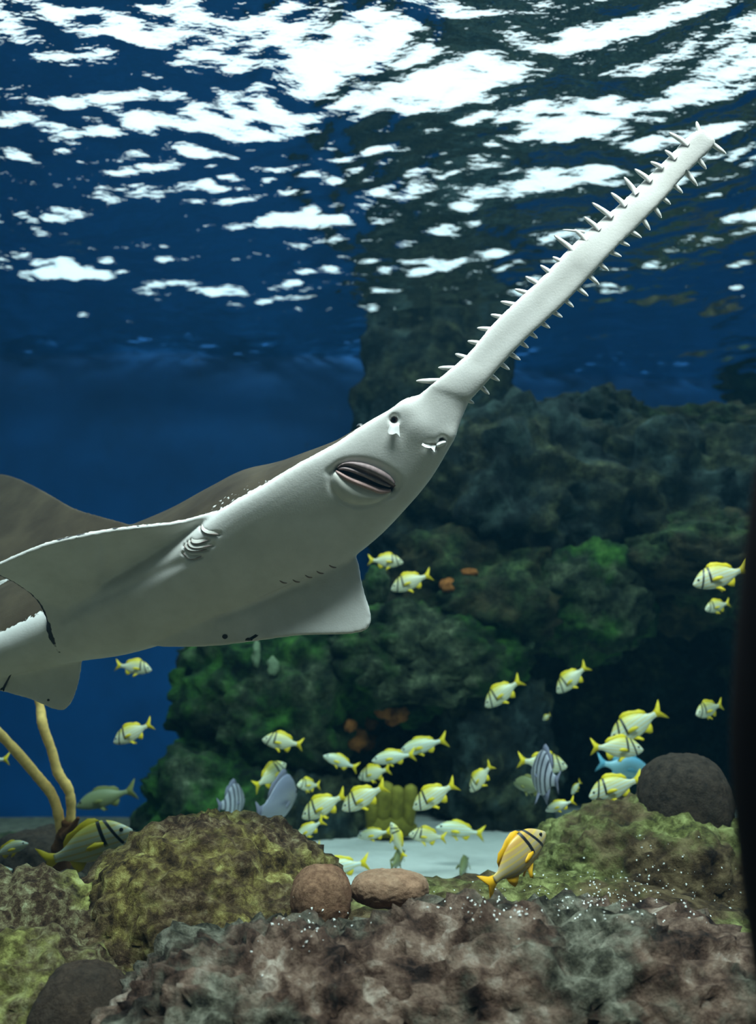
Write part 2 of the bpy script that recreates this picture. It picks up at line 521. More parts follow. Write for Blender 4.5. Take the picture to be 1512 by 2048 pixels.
rk('pale green lump of rock beside the two striped fish', 755, 1170, 6.1, 24, 36, 0.1, 'rock_green', seed=17, sub=4)

# foreground
rk('large olive and brown mottled coral mound', 415, 1925, 3.2, 300, 280, 0.62, 'coral_mound', name='coral_mound', seed=21, sub=6, amp=0.10, fine=0.05, power=2.0, cat='coral')
rk('yellow green encrusted slope running down from the coral mound', 60, 2050, 2.9, 300, 250, 0.6, 'slope', seed=22, sub=6, amp=0.14, fine=0.06)
rk('grey brown knobbly rock along the window', 1080, 2150, 2.45, 620, 320, 0.40, 'rock_front', seed=23, sub=6, amp=0.10, fine=0.08, freq=2.6)
rk('dark green grey rock shelf below the coral mound', 560, 2150, 2.4, 380, 270, 0.4, 'rock_front', seed=24, sub=6, amp=0.12, fine=0.08, freq=2.4)
rk('brown rocky shelf sprinkled with white grains', 1050, 1960, 3.3, 560, 185, 0.55, 'rock_ledge', seed=25, sub=6, amp=0.06, fine=0.05)
rk('greenish brown rock bank under the dark domed coral', 1320, 1800, 3.9, 265, 185, 0.5, 'rock_ledge', seed=26, sub=6, amp=0.12, fine=0.05)
rk('dark brown domed coral on the rock bank', 1368, 1615, 3.9, 92, 105, 0.2, 'brain', name='dome_coral', seed=27, amp=0.05, fine=0.02, cat='coral')
rk('dark rounded coral head half hidden by the yellow green slope', 160, 2060, 2.45, 95, 125, 0.16, 'brain', name='dome_coral', seed=28, amp=0.06, fine=0.02, cat='coral')
rk('brown dome of rock behind the tan sea whip', 95, 1760, 4.6, 120, 100, 0.35, 'brain', seed=29, amp=0.08, fine=0.03)
rk('reddish brown round coral beside the pale disc coral', 642, 1798, 2.75, 60, 66, 0.09, 'plate', name='round_coral', seed=30, amp=0.05, fine=0.02, cat='coral')
rk('flat tan disc coral in front of the sand', 780, 1777, 2.85, 78, 36, 0.1, 'plate2', name='disc_coral', seed=31, amp=0.05, fine=0.02, cat='coral')
rk('grey green rubble at the foot of the sea whip', 60, 1850, 3.9, 160, 85, 0.4, 'rock_front', seed=32, amp=0.14, fine=0.06)

boulder('reef_rock', 'added dark rock ledge above the water, blocking sky behind the reef', (3.2, 9.6, SURF + 0.35), (3.2, 0.5, 0.75), M['rock_brown'], seed=35, amp=0.14)  # ledge put in to hide sky seen through the far ripples
rk('added low dark rock ridge hiding pale sand along the foot of the blue wall', 120, 1715, 5.7, 280, 48, 0.3, 'rock_brown', seed=34, amp=0.12)  # ridge added to keep the wall foot dark over pale sand

# orange crusts and pale lumps on the reef face
reef_bvh = []
for o in bpy.data.objects:
    if o.name.startswith('reef_rock'):
        reef_bvh.append(BVHTree.FromPolygons([v.co for v in o.data.vertices], [tuple(p.vertices) for p in o.data.polygons]))


def reef_hit(px, py):
    hs = [h for h in (b.ray_cast(P(px, py, 4.5), ray(px, py).normalized()) for b in reef_bvh) if h[0] is not None]
    return min(hs, key=lambda h: h[3])[0] if hs else P(px, py, 6.5)


for k, (px, py, rx, ry, lab, mt, nm) in enumerate([
        (930, 1145, 26, 9, 'broad orange crust on the brown algae rock', 'orange', 'orange_sponge'),
        (898, 1170, 20, 13, 'small orange crust below the broad one on the brown rock', 'orange', 'orange_sponge'),
        (512, 1310, 9, 26, 'pale slanting coral stub on the mossy boulder', 'pale', 'coral_stub'),
        (545, 1335, 12, 20, 'pale forked lump beside the slanting coral stub', 'pale', 'coral_stub'),
        (1060, 1288, 10, 10, 'small pale lump on the underside of the green rock', 'pale', 'coral_stub')]):
    c = reef_hit(px, py); d = cam_depth0(c)
    boulder(nm, lab, c, (rx * d / F, 0.03, ry * d / F), M[mt], 'sponge' if mt == 'orange' else 'coral', seed=60 + k, sub=3, amp=0.3, freq=2.2)

# orange cup corals inside the small hollow
for i, (px, py, r) in enumerate([(712, 1478, 24), (740, 1445, 17), (770, 1420, 20), (800, 1428, 17), (735, 1485, 18), (700, 1452, 13), (785, 1440, 13)]):
    c = reef_hit(px, py); d = cam_depth0(c)
    boulder('cup_coral', 'orange cup coral clinging to the rock of the small hollow', c, (r * d / F, r * d / F, r * 0.9 * d / F), M['orange'], 'coral', seed=40 + i, sub=3, amp=0.3, freq=2.4, group='orange cup corals')

# yellow olive tube sponge: fingers on one base
sp = empty('tube_sponge', P(785, 1650, 5.95))
tag(sp, 'olive yellow tube sponge with blunt fingers below the small hollow', 'sponge')
for (x0, y0, x1, y1, r) in [(765, 1650, 772, 1570, 17), (790, 1655, 795, 1578, 15), (815, 1655, 822, 1575, 14), (745, 1650, 742, 1605, 13)]:
    a, b = P(x0, y0, 5.95), P(x1, y1, 5.9); k = 5.95 / F
    V, Fc = tube_geo([a, a.lerp(b, .4), a.lerp(b, .8), b, b + (b - a).normalized() * 0.015], [r * k * 0.9, r * k, r * k * 1.05, r * k * 0.85, r * k * 0.4], 14)
    mesh_obj('finger', V, Fc, M['sponge'], sp)
V, Fc = tube_geo([P(735, 1660, 5.95), P(760, 1650, 5.95), P(800, 1650, 5.95), P(832, 1660, 5.95)], [0.03, 0.08, 0.08, 0.03], 12)
mesh_obj('base', V, Fc, M['sponge'], sp)

# tan sea whip
gd = 4.15
go = empty('sea_whip', P(115, 1765, gd))
tag(go, 'tan sea whip with two long bare branches on a brown stump', 'coral')


def whip(name, pts, radii, mat, lump=0.12):
    pts = catmull([(x, y, d) for x, y, d in pts], 8)
    n = len(pts)
    rr = []
    for i in range(n):
        tt = i / (n - 1) * (len(radii) - 1); j = min(int(tt), len(radii) - 2); f = tt - j
        rr.append((radii[j] * (1 - f) + radii[j + 1] * f) * gd / F * (1 + lump * noise.noise((i * 0.55, radii[0], 3))))
    V, Fc = tube_geo([P(*q) for q in pts], rr, 12)
    return mesh_obj(name, V, Fc, mat, go)


whip('branch', [(-60, 1400, gd + .1), (-20, 1447, gd), (30, 1500, gd), (75, 1553, gd), (105, 1592, gd), (120, 1645, gd), (124, 1700, gd)], [9, 9, 10, 10, 10, 10, 10], M['gorgonian'], 0.2)
whip('branch', [(66, 1320, gd + .1), (80, 1412, gd + .05), (86, 1452, gd), (103, 1500, gd), (116, 1545, gd), (138, 1582, gd), (142, 1625, gd), (136, 1670, gd)], [8, 9, 10, 9, 10, 10, 9, 9], M['gorgonian'], 0.25)
whip('stump', [(136, 1640, gd), (130, 1680, gd), (118, 1720, gd), (112, 1790, gd)], [12, 20, 22, 27], M['gorgonian_base'], 0.3)
whip('side_stub', [(128, 1675, gd - .03), (142, 1660, gd - .04), (157, 1635, gd - .05)], [12, 9, 3], M['gorgonian_base'], 0.2)

# white grains scattered over the brown shelf: too many to count, one object
dg = bpy.context.evaluated_depsgraph_get()
V, Fc = [], []
rg = random.Random(5)
bvhs = []
for o in bpy.data.objects:
    if o.name.startswith(('reef_rock', 'round_coral')) and o.get('label', '').startswith(('brown rocky shelf', 'grey brown knobbly', 'greenish brown rock', 'dark green grey', 'reddish')):
        bvhs.append(BVHTree.FromPolygons([v.co for v in o.data.vertices], [tuple(p.vertices) for p in o.data.polygons]))
for i in range(300):
    cl = rg.choice([(1190, 1785, 70, 28), (1190, 1785, 60, 26), (1150, 1800, 150, 30), (1330, 1760, 70, 45), (990, 1810, 60, 22), (640, 1850, 60, 32), (1250, 1800, 170, 30)])
    px, py = rg.gauss(cl[0], cl[2]), rg.gauss(cl[1], cl[3])
    best = None
    for b in bvhs:
        h = b.ray_cast(EYE, ray(px, py).normalized())
        if h[0] is not None and (best is None or h[3] < best[3]): best = h
    if best is None: continue
    p, nrm = best[0], best[1]
    s = rg.uniform(0.0012, 0.0042)
    a = Vector((rg.gauss(0, 1), rg.gauss(0, 1), rg.gauss(0, 1))).normalized(); b = a.orthogonal().normalized(); c = a.cross(b)
    k = len(V)
    V += [p + a * s * 1.6, p - a * s * 1.6, p + b * s, p - b * s, p + c * s, p - c * s]
    for x, y, z in ((0, 2, 4), (0, 4, 3), (0, 3, 5), (0, 5, 2), (1, 4, 2), (1, 3, 4), (1, 5, 3), (1, 2, 5)): Fc.append((k + x, k + y, k + z))
gr = mesh_obj('white_grains', V, Fc, M['grain'], smooth=False)
tag(gr, 'tiny white grains scattered over the brown rocks', 'shell grains', kind='stuff')

# ------------------------------------------------------------------ sawfish
SAW_L = [(838, 789), (852, 776), (867, 764), (935, 706), (980, 652), (1034, 598), (1092, 544), (1142, 490), (1214, 427), (1250, 395), (1300, 346), (1340, 308), (1367, 278), (1388, 262)]
SAW_R = [(930, 826), (938, 808), (946, 798), (980, 760), (1025, 708), (1079, 656), (1137, 602), (1182, 553), (1228, 503), (1277, 454), (1318, 413), (1362, 362), (1398, 326), (1424, 300)]


def lerp(a, b, t): return a + (b - a) * t


# stations: upper margin, lower margin, depth, downward tilt of the belly (deg), turn (x part), back height, belly bulge
BODY = [
    ((-900, 1545), (-892, 1562), 3.55, 46, 0.02, 0.035, 0.02),
    ((-620, 1468), (-590, 1510), 3.48, 46, 0.04, 0.13, 0.04),
    ((-330, 1382), (-285, 1443), 3.40, 48, 0.06, 0.26, 0.06),
    ((-130, 1305), (-90, 1388), 3.34, 48, 0.08, 0.36, 0.07),
    ((0, 1256), (24, 1342), 3.30, 49, 0.08, 0.42, 0.075),
    ((95, 1213), (150, 1314), 3.26, 47, 0.08, 0.47, 0.08),
    ((195, 1172), (258, 1299), 3.22, 47, 0.10, 0.50, 0.08),
    ((295, 1122), (375, 1264), 3.18, 47, 0.10, 0.49, 0.08),
    ((378, 1068), (488, 1213), 3.13, 47, 0.10, 0.47, 0.07),
    ((450, 1014), (592, 1162), 3.09, 45, 0.10, 0.44, 0.06),
    ((520, 974), (688, 1124), 3.06, 42, 0.10, 0.38, 0.05),
    ((600, 925), (757, 1074), 3.03, 36, 0.10, 0.32, 0.042),
    ((668, 888), (812, 1018), 3.00, 28, 0.10, 0.29, 0.036),
    ((728, 848), (858, 964), 2.98, 20, 0.10, 0.22, 0.032),
    ((780, 818), (893, 908), 2.96, 13, 0.10, 0.11, 0.028),
    ((814, 798), (914, 862), 2.95, 9, 0.10, 0.05, 0.022),
]


def belly_normal(tilt, turn):
    a = math.radians(tilt)
    return Vector((turn, -math.cos(a), -math.sin(a))).normalized()


def section(U, L, d, N, back, belly, n=14):
    mid = P((U[0] + L[0]) / 2, (U[1] + L[1]) / 2, d)
    pu = on_plane(*U, mid, N); pl = on_plane(*L, mid, N)
    c = (pu + pl) / 2; h = (pl - pu) / 2
    out = []
    for k in range(n):                       # belly half, upper margin -> lower margin
        a = math.pi * k / n
        out.append(c - h * math.cos(a) + N * belly * math.sin(a) ** 0.8)
    for k in range(n):                       # back half, lower margin -> upper margin
        a = math.pi * k / n
        s = math.sin(a)
        out.append(c + h * math.cos(a) - N * back * (0.75 * s + 0.25 * s ** 2.2))
    return out


def loft(rings):
    V, Fc = [], []
    n = len(rings[0])
    for r in rings: V += r
    for i in range(len(rings) - 1):
        for k in range(n):
            Fc.append((i * n + k, (i + 1) * n + k, (i + 1) * n + (k + 1) % n, i * n + (k + 1) % n))
    Fc.append(tuple(range(n))); Fc.append(tuple(reversed(range((len(rings) - 1) * n, len(rings) * n))))
    return V, Fc


rows = [tuple(list(U) + list(L) + [d, ti, tu, bk, be]) for U, L, d, ti, tu, bk, be in BODY]
AX = Vector((0.712, -0.702))
n_saw = len(SAW_L)
for i in range(n_saw):
    f = i / (n_saw - 1)
    rows.append((*SAW_L[i], *SAW_R[i], lerp(2.945, 2.86, f), lerp(8, 4, min(1, f * 3)), 0.10, lerp(0.026, 0.010, f ** 0.5), lerp(0.020, 0.008, f ** 0.5)))
rows.append((1399, 255, 1433, 289, 2.858, 6, 0.10, 0.009, 0.007))
rows.append((1407, 256, 1432, 280, 2.858, 6, 0.10, 0.006, 0.005))
nb = len(BODY)
smooth_rows = catmull(rows[:nb + 1], 5) + [tuple(r) for r in catmull(rows[nb:], 4)[1:]]
rings = []
for r in smooth_rows:
    rings.append(section((r[0], r[1]), (r[2], r[3]), r[4], belly_normal(r[5], r[6]), r[7], r[8]))
BV, BF = loft(rings)


def add(V, Fc):
    k = len(BV)
    BV.extend(V); BF.extend([tuple(i + k for i in f) for f in Fc])


def blade(outline, p0, N, thick):
    """solid fin plate from an outline lying in the plane (p0, N); outline is (px, py[, bend along -N])"""
    pts = catmull(outline + [outline[0]], 3)[:-1]
    n = len(pts)
    base = [on_plane(q[0], q[1], p0, N) - N * (q[2] if len(q) > 2 else 0) for q in pts]
    flat = [on_plane(q[0], q[1], p0, N) for q in pts]
    bm = bmesh.new()
    vs = [bm.verts.new(v) for v in flat]
    bm.faces.new(vs)
    bmesh.ops.triangulate(bm, faces=bm.faces[:], quad_method='BEAUTY', ngon_method='BEAUTY')
    bm.verts.index_update()
    tris = [tuple(v.index for v in f.verts) for f in bm.faces]; bm.free()
    V = [b + N * thick / 2 for b in base] + [b - N * thick / 2 for b in base]
    Fc = tris + [(c + n, b + n, a + n) for a, b, c in tris]
    Fc += [(k, n + k, n + (k + 1) % n, (k + 1) % n) for k in range(n)]
    return V, Fc


def margin(k, upper):
    U, L, d, ti, tu = BODY[k][:5]
    return on_plane(*(U if upper else L), P((U[0] + L[0]) / 2, (U[1] + L[1]) / 2, d), belly_normal(ti, tu))


def cam_depth(p): return (p - EYE).dot(Vector((0, CP, SP)))


def fin_plane(k1, k2, upper, tip, dd):
    """plane holding the body margin at two stations and a fin tip (dd deeper than the margin)"""
    a, b = margin(k1, upper), margin(k2, upper)
    c = P(*tip, (cam_depth(a) + cam_depth(b)) / 2 + dd)
    n = (b - a).cross(c - a).normalized()
    return a, (n if n.y < 0 else -n)


p_up, Nb = fin_plane(6, 9, True, (0, 1126), -0.13)
p_up = p_up - Nb * 0.012
UPF = [(470, 1010, 0), (370, 1040, 0), (290, 1050, 0), (200, 1061, 0), (92, 1086, 0), (0, 1124, 0), (-28, 1138, 0), (-6, 1148, 0), (30, 1165, 0), (70, 1191, -0.01), (90, 1214, -0.045), (105, 1240, -0.075),
       (118, 1255, -0.09), (132, 1240, -0.085), (168, 1218, -0.06), (220, 1212, -0.015), (300, 1190, 0.01), (430, 1120, 0.02)]
add(*blade(UPF, p_up, Nb, 0.018))
p_lo, Nl = fin_plane(8, 10, False, (600, 1271), -0.02)
p_lo = p_lo + Nl * 0.012
LOF = [(718, 1128, 0), (722, 1155, 0), (730, 1190, 0), (741, 1224, 0), (737, 1256, 0), (700, 1268, 0), (600, 1271, 0), (500, 1284, -0.015), (420, 1292, -0.035), (316, 1288, -0.07), (362, 1262, -0.075), (440, 1236, -0.06), (505, 1210, -0.035), (560, 1160, 0), (650, 1090, 0), (700, 1095, 0)]
add(*blade(LOF, p_lo, Nl, 0.018))
p_pe, Npe = fin_plane(4, 5, False, (127, 1421), 0.0)
p_pe = p_pe + Npe * 0.01
PEF = [(176, 1306), (165, 1322), (155, 1376), (127, 1421), (60, 1398), (0, 1382), (-70, 1372), (-50, 1350), (10, 1320), (80, 1290), (150, 1285)]
add(*blade(PEF, p_pe, Npe, 0.016))
# far pelvic fin, mostly outside the frame
add(*blade([(-10, 1262), (-60, 1225), (-130, 1215), (-190, 1250), (-215, 1300), (-140, 1320), (-60, 1300)], P(-90, 1280, 3.36), belly_normal(30, 0.08), 0.016))
# first dorsal fin stands on the back: plane through the spine and the back direction
A_ = (P(300, 1190, 3.18) - P(0, 1290, 3.30)).normalized()
D_ = -belly_normal(50, 0.08)
Lr = A_.cross(D_).normalized()
sp0 = P(80, 1255, 3.27) + D_ * 0.40
DOF = [(330, 1075), (262, 1052), (205, 1036), (150, 1019), (92, 986), (42, 961), (2, 951), (-34, 960), (-62, 990), (-72, 1040), (-80, 1090), (-130, 1140), (-60, 1180), (60, 1150), (200, 1090)]
add(*blade(DOF, sp0, Lr, 0.026))
# caudal fin far outside the frame
add(*blade([(-860, 1535), (-960, 1440), (-1080, 1380), (-1060, 1470), (-1010, 1560), (-1030, 1650), (-930, 1600)], P(-900, 1550, 3.55) + D_ * 0.02, (Lr + Vector((0, -0.6, 0))).normalized(), 0.02))

me = bpy.data.meshes.new('tmp'); me.from_pydata([tuple(v) for v in BV], [], BF); me.update()
bm = bmesh.new(); bm.from_mesh(me); bmesh.ops.recalc_face_normals(bm, faces=bm.faces[:]); bm.to_mesh(me); bm.free()
tmp = bpy.data.objects.new('tmp', me); COL.objects.link(tmp)
rm = tmp.modifiers.new('r', 'REMESH'); rm.mode = 'VOXEL'; rm.voxel_size = 0.0058
sm = tmp.modifiers.new('s', 'SMOOTH'); sm.iterations = 12; sm.factor = 0.5
bpy.context.view_layer.update()
dg = bpy.context.evaluated_depsgraph_get()
body_me = bpy.data.meshes.new_from_object(tmp.evaluated_get(dg))
bpy.data.objects.remove(tmp)
body_me.name = 'body'

nv = len(body_me.vertices)
co = np.empty(nv * 3); body_me.vertices.foreach_get('co', co); co = co.reshape(-1, 3)
no = np.empty(nv * 3); body_me.vertices.foreach_get('normal', no); no = no.reshape(-1, 3)
bvh = BVHTree.FromPolygons([Vector(v) for v in co], [tuple(p.vertices) for p in body_me.polygons])


def hit(px, py, lift=0.0):
    r = ray(px, py).normalized()
    h = bvh.ray_cast(EYE, r)
    if h[0] is None:
        h = bvh.find_nearest(P(px, py, 3.05))
    return h[0] + h[1] * lift, h[1]


def polydist(pts):
    """distance of every body vertex to a 3D polyline"""
    best = np.full(nv, 9.0)
    for a, b in zip(pts[:-1], pts[1:]):
        a = np.array(a); b = np.array(b); ab = b - a
        tt = np.clip(((co - a) @ ab) / (ab @ ab + 1e-12), 0, 1)
        best = np.minimum(best, np.linalg.norm(co - a - tt[:, None] * ab, axis=1))
    return best


def gauss(x, s): return np.exp(-(x / s) ** 2)


# creases and hollows pressed into the skin
disp = np.zeros(nv)
front = (no @ np.array([0.1, -0.95, -0.3])) > 0.1
for pts, depth, wdt in [
    ([(128, 1236), (180, 1207), (250, 1176), (330, 1140), (380, 1118)], 0.004, 0.016),
    ([(440, 1236), (500, 1214), (560, 1185), (610, 1168)], 0.006, 0.016),
    ([(660, 945), (690, 925), (735, 925), (775, 943), (797, 968), (785, 990)], 0.007, 0.012),
    ([(664, 945), (661, 965), (672, 990), (700, 1008), (735, 1010), (775, 993)], 0.006, 0.010),
    ([(960, 725), (1030, 660), (1150, 545)], 0.003, 0.03),
]:
    d = polydist([hit(*q)[0] for q in catmull(pts, 4)])
    disp -= depth * gauss(d, wdt) * front
for (px, py), depth, wdt in [((788, 838), 0.022, 0.012), ((862, 893), 0.010, 0.018), ((884, 882), 0.008, 0.014), ((790, 862), 0.004, 0.03),
                             ((812, 812), -0.008, 0.035), ((905, 872), -0.006, 0.03), ((830, 850), -0.006, 0.05)]:
    p, n_ = hit(px, py)
    disp -= depth * gauss(np.linalg.norm(co - np.array(p), axis=1), wdt) * front
co = co + no * disp[:, None]
body_me.vertices.foreach_set('co', co.reshape(-1)); body_me.update()
body_me.vertices.foreach_get('normal', no.reshape(-1))
bvh = BVHTree.FromPolygons([Vector(v) for v in co], [tuple(p.vertices) for p in body_me.polygons])

# colour attributes: back (brown) and dark fin edges
D_h = np.array(-belly_normal(44, 0.10))
vx = 756 + F * co[:, 0] / ((co - np.array(EYE)) @ np.array([0, CP, SP]))
sx_ = [(b[0][0] + b[1][0]) / 2 for b in BODY] + [1400]
til = np.radians(np.interp(vx, sx_, [b[3] for b in BODY] + [4]))
back = -(no[:, 0] * 0.10 - no[:, 1] * np.cos(til) - no[:, 2] * np.sin(til))
back = back + np.interp(vx, [0, 140, 300], [0.22, 0.12, 0.0])
rel = co - np.array(sp0)
fin = (np.abs(rel @ np.array(Lr)) < 0.05) & (rel @ np.array(D_) > -0.03) & (co[:, 0] < -0.7)
back[fin] = np.maximum(back[fin], 0.8)
at = body_me.attributes.new('back', 'FLOAT', 'POINT'); at.data.foreach_set('value', back)
dk = np.zeros(nv)
d = polydist([on_plane(x, y, p_up, Nb) - Nb * b for x, y, b in catmull(UPF[6:13], 4)]); dk = np.maximum(dk, gauss(d, 0.013))
for outl, p0, N in (([(700, 1270), (600, 1273), (500, 1286), (420, 1294), (318, 1288)], p_lo, Nl), ([(60, 1399), (0, 1384), (-60, 1374)], p_pe, Npe),
                    ([(92, 1084), (150, 1071), (215, 1058), (330, 1045)], p_up, Nb)):
    d = polydist([on_plane(x, y, p0, N) for x, y in catmull(outl, 4)]); dk = np.maximum(dk, 0.55 * gauss(d, 0.007))
at = body_me.attributes.new('dark_edge', 'FLOAT', 'POINT'); at.data.foreach_set('value', dk)

t = NT('sawfish_skin')
pos = t.geo_pos()
ab = t.n('ShaderNodeAttribute'); ab.attribute_name = 'back'
ad = t.n('ShaderNodeAttribute'); ad.attribute_name = 'dark_edge'
jag = t.math('MULTIPLY', t.math('SUBTRACT', t.noise(pos, 60, 1, 0.5), 0.5), 0.36)
bk = t.sstep(t.math('ADD', ab.outputs['Fac'], jag), 0.0, 0.05)
belly = t.ramp(t.noise(pos, 9, 6, 0.6), [(0.3, (0.66, 0.655, 0.62)), (0.7, (0.80, 0.795, 0.77))])
spk = t.sstep(t.noise(pos, 130, 2, 0.5), 0.66, 0.72)
belly = t.mix(t.math('MULTIPLY', spk, 0.12), belly, (0.45, 0.43, 0.40))
brown = t.ramp(t.noise(pos, 6, 6, 0.6), [(0.3, (0.028, 0.019, 0.011)), (0.7, (0.062, 0.047, 0.027))])
c = t.mix(bk, belly, brown)
edge = t.sstep(t.math('ADD', ad.outputs['Fac'], t.math('MULTIPLY', jag, 1.4)), 0.42, 0.55)
c = t.mix(edge, c, (0.05, 0.05, 0.06))
t.principled(c, 0.6, 0.12, t.noise(pos, 160, 3, 0.6), 0.002, 0.25)
M['saw_skin'] = t.m
M['tooth'] = plain('ivory_tooth', (0.78, 0.77, 0.74), 0.4, 0.4, 0.1, 60)
M['lip'] = plain('pink_lip', (0.42, 0.27, 0.25), 0.5, 0.3, 0.2, 60)
M['upper_lip'] = plain('mauve_lip', (0.27, 0.20, 0.20), 0.5, 0.3, 0.25, 60)
M['mouth'] = plain('mouth_flesh', (0.17, 0.10, 0.095), 0.6, 0.2, 0.2, 40)
M['spot'] = plain('dark_fin_spot', (0.035, 0.03, 0.03), 0.6, 0.2)
M['jaw'] = plain('pale_jaw_skin', (0.66, 0.65, 0.60), 0.5, 0.3, 0.08, 30)
M['flap'] = plain('white_flap', (0.85, 0.85, 0.84), 0.5, 0.3)
M['slit'] = plain('gill_flesh', (0.30, 0.235, 0.22), 0.7, 0.1)
M['eye'] = plain('black_eye', (0.01, 0.01, 0.01), 0.15, 0.6)

saw = empty('sawfish', P(420, 1120, 3.12))
tag(saw, 'large sawfish with white belly, brown back and long toothed saw', 'sawfish')
body_me.transform(Matrix.Translation(-saw.location))
body_me.polygons.foreach_set('use_smooth', [True] * len(body_me.polygons))
body_me.materials.clear(); body_me.materials.append(M['saw_skin'])
bo = bpy.data.objects.new('body', body_me); bo.parent = saw; COL.objects.link(bo)

# teeth of the saw, each its own piece
TL = [(150, 1205, 72, 1205), (222, 1148, 170, 1146), (275, 1095, 245, 1085), (340, 1035, 300, 1028), (395, 975, 343, 970), (445, 920, 403, 910), (503, 865, 447, 852),
      (557, 812, 510, 797), (605, 768, 557, 740), (658, 715, 623, 690), (700, 665, 678, 653), (757, 612, 685, 557), (812, 562, 775, 530), (868, 515, 818, 475), (922, 460, 853, 412),
      (985, 408, 937, 367), (1038, 352, 995, 297), (1095, 300, 1042, 262), (1145, 245, 1113, 230), (1205, 200, 1177, 178), (1260, 140, 1195, 100), (1330, 95, 1318, 50)]
TR = [(310, 1295, 330, 1305), (365, 1235, 397, 1265), (410, 1185, 443, 1205), (458, 1135, 487, 1155), (500, 1090, 535, 1112), (548, 1042, 572, 1058), (590, 1000, 612, 1015),
      (635, 950, 667, 970), (685, 900, 722, 922), (740, 850, 772, 877), (795, 795, 837, 828), (845, 740, 886, 777), (895, 690, 928, 715), (945, 635, 985, 652), (990, 590, 1022, 605),
      (1037, 545, 1074, 568), (1087, 495, 1112, 535), (1140, 445, 1163, 480), (1180, 400, 1203, 420), (1232, 345, 1257, 370), (1285, 290, 1323, 338), (1340, 235, 1362, 263), (1400, 160, 1450, 195)]
Ns = belly_normal(7, 0.10)
s0 = P(1150, 520, 2.90)
p_a, p_b = P(893, 795, 2.945), P(1412, 275, 2.86)
sz = 680 / 1512.0


def saw_point(px, py):
    best = on_plane(px, py, s0, Ns)
    f = max(0, min(1, ((px - 893) * AX.x + (py - 795) * AX.y) / 733.0))
    return P(px, py, lerp(2.945, 2.86, f))


def make_tooth(b, tp, wide=12.0):
    b = Vector(b); tp = Vector(tp); dv = tp - b; ln = dv.length; dv.normalize()
    b3 = saw_point(*(b - dv * 12)); t3 = saw_point(*tp); w = wide * 2.9 / F / 2 * (0.75 + 0.25 * min(1, ln / 30))
    side = (t3 - b3).normalized().cross(Ns).normalized()
    pts = [b3, b3.lerp(t3, 0.45), b3.lerp(t3, 0.75), b3.lerp(t3, 0.93), t3]
    V, Fc = [], []
    n = 8
    for p, k in zip(pts, (1.0, 0.92, 0.72, 0.42, 0.12)):
        for j in range(n):
            a = 2 * math.pi * j / n
            V.append(p + (side * math.cos(a) + Ns * math.sin(a) * 0.75) * w * k)
    for i in range(len(pts) - 1):
        for j in range(n):
            Fc.append((i * n + j, i * n + (j + 1) % n, (i + 1) * n + (j + 1) % n, (i + 1) * n + j))
    Fc.append(tuple(range(n))); Fc.append(tuple(reversed(range(4 * n, 5 * n))))
    return mesh_obj('saw_tooth', V, Fc, M['tooth'], saw)


for (x0, y0, x1, y1) in TL + TR:
    make_tooth((800 + x0 * sz, 220 + y0 * sz), (800 + x1 * sz, 220 + y1 * sz))
# the hooked point of the bent tooth
hk = make_tooth((800 + 795 * sz, 220 + 540 * sz), (800 + 722 * sz, 220 + 532 * sz), 6.0)


def patch(name, top, bot, prof, mat, rows_=6, per=6):
    """skin patch laid on the belly between two outlines"""
    a = catmull(top, per); b = catmull(bot, per); n = len(a)
    V, Fc = [], []
    for j in range(rows_ + 1):
        s = j / rows_
        for i in range(n):
            x = lerp(a[i][0], b[i][0], s); y = lerp(a[i][1], b[i][1], s)
            p, n_ = hit(x, y)
            V.append(p + n_ * prof(i / (n - 1), s))
    for j in range(rows_):
        for i in range(n - 1):
            Fc.append((j * n + i, (j + 1) * n + i, (j + 1) * n + i + 1, j * n + i + 1))
    return mesh_obj(name, V, Fc, mat, saw)


def dome(h, sink=-0.003): return lambda u, s: sink + (h - sink) * (max(0, math.sin(math.pi * min(1, max(0, u)))) ** 0.4) * (math.sin(math.pi * s) ** 0.6 if 0 < s < 1 else 0)


z1 = 400 / 1512.0
Z = lambda pts: [(600 + x * z1, 740 + y * z1) for x, y in pts]
patch('upper_lip', Z([(278, 738), (320, 704), (400, 690), (500, 704), (600, 743), (680, 790), (728, 850)]), Z([(282, 742), (330, 722), (410, 734), (500, 770), (580, 806), (650, 845), (712, 880)]), dome(0.010), M['upper_lip'])
patch('upper_gum', Z([(285, 744), (330, 730), (400, 742), (490, 775), (570, 812), (640, 850), (690, 880)]), Z([(290, 752), (330, 758), (390, 775), (470, 805), (550, 842), (620, 872), (680, 890)]), dome(0.006), M['upper_lip'])
patch('lower_lip', Z([(266, 752), (330, 782), (400, 812), (470, 838), (540, 866), (610, 893), (690, 905)]), Z([(266, 772), (330, 825), (400, 862), (470, 890), (540, 915), (610, 940), (690, 925)]), dome(0.011), M['lip'])
patch('lower_jaw', Z([(262, 762), (330, 815), (400, 852), (470, 880), (540, 905), (610, 930), (692, 922)]), Z([(248, 790), (234, 850), (265, 930), (345, 1000), (470, 1022), (590, 1003), (692, 930)]), dome(0.012), M['jaw'], 10)

# nostrils and their flaps
NOS = []
FLAP0 = patch('nostril_flap', Z([(690, 392), (705, 410), (720, 405), (740, 395), (752, 400)]), Z([(662, 460), (670, 482), (700, 488), (735, 478), (762, 505)]), lambda u, s: 0.004 + 0.010 * s - 0.006 * (s < 0.05), M['flap'])
FLAP2 = patch('nostril_flap', Z([(925, 548), (950, 560), (980, 560), (1010, 565), (1030, 570)]), Z([(915, 560), (945, 582), (975, 590), (1000, 600), (1018, 622)]), lambda u, s: 0.004 + 0.008 * s, M['flap'])
FLAP1 = patch('nostril_fold', Z([(1028, 560), (1050, 540), (1080, 530), (1105, 535)]), Z([(1030, 585), (1055, 583), (1085, 570), (1108, 552)]), dome(0.010), M['flap'])
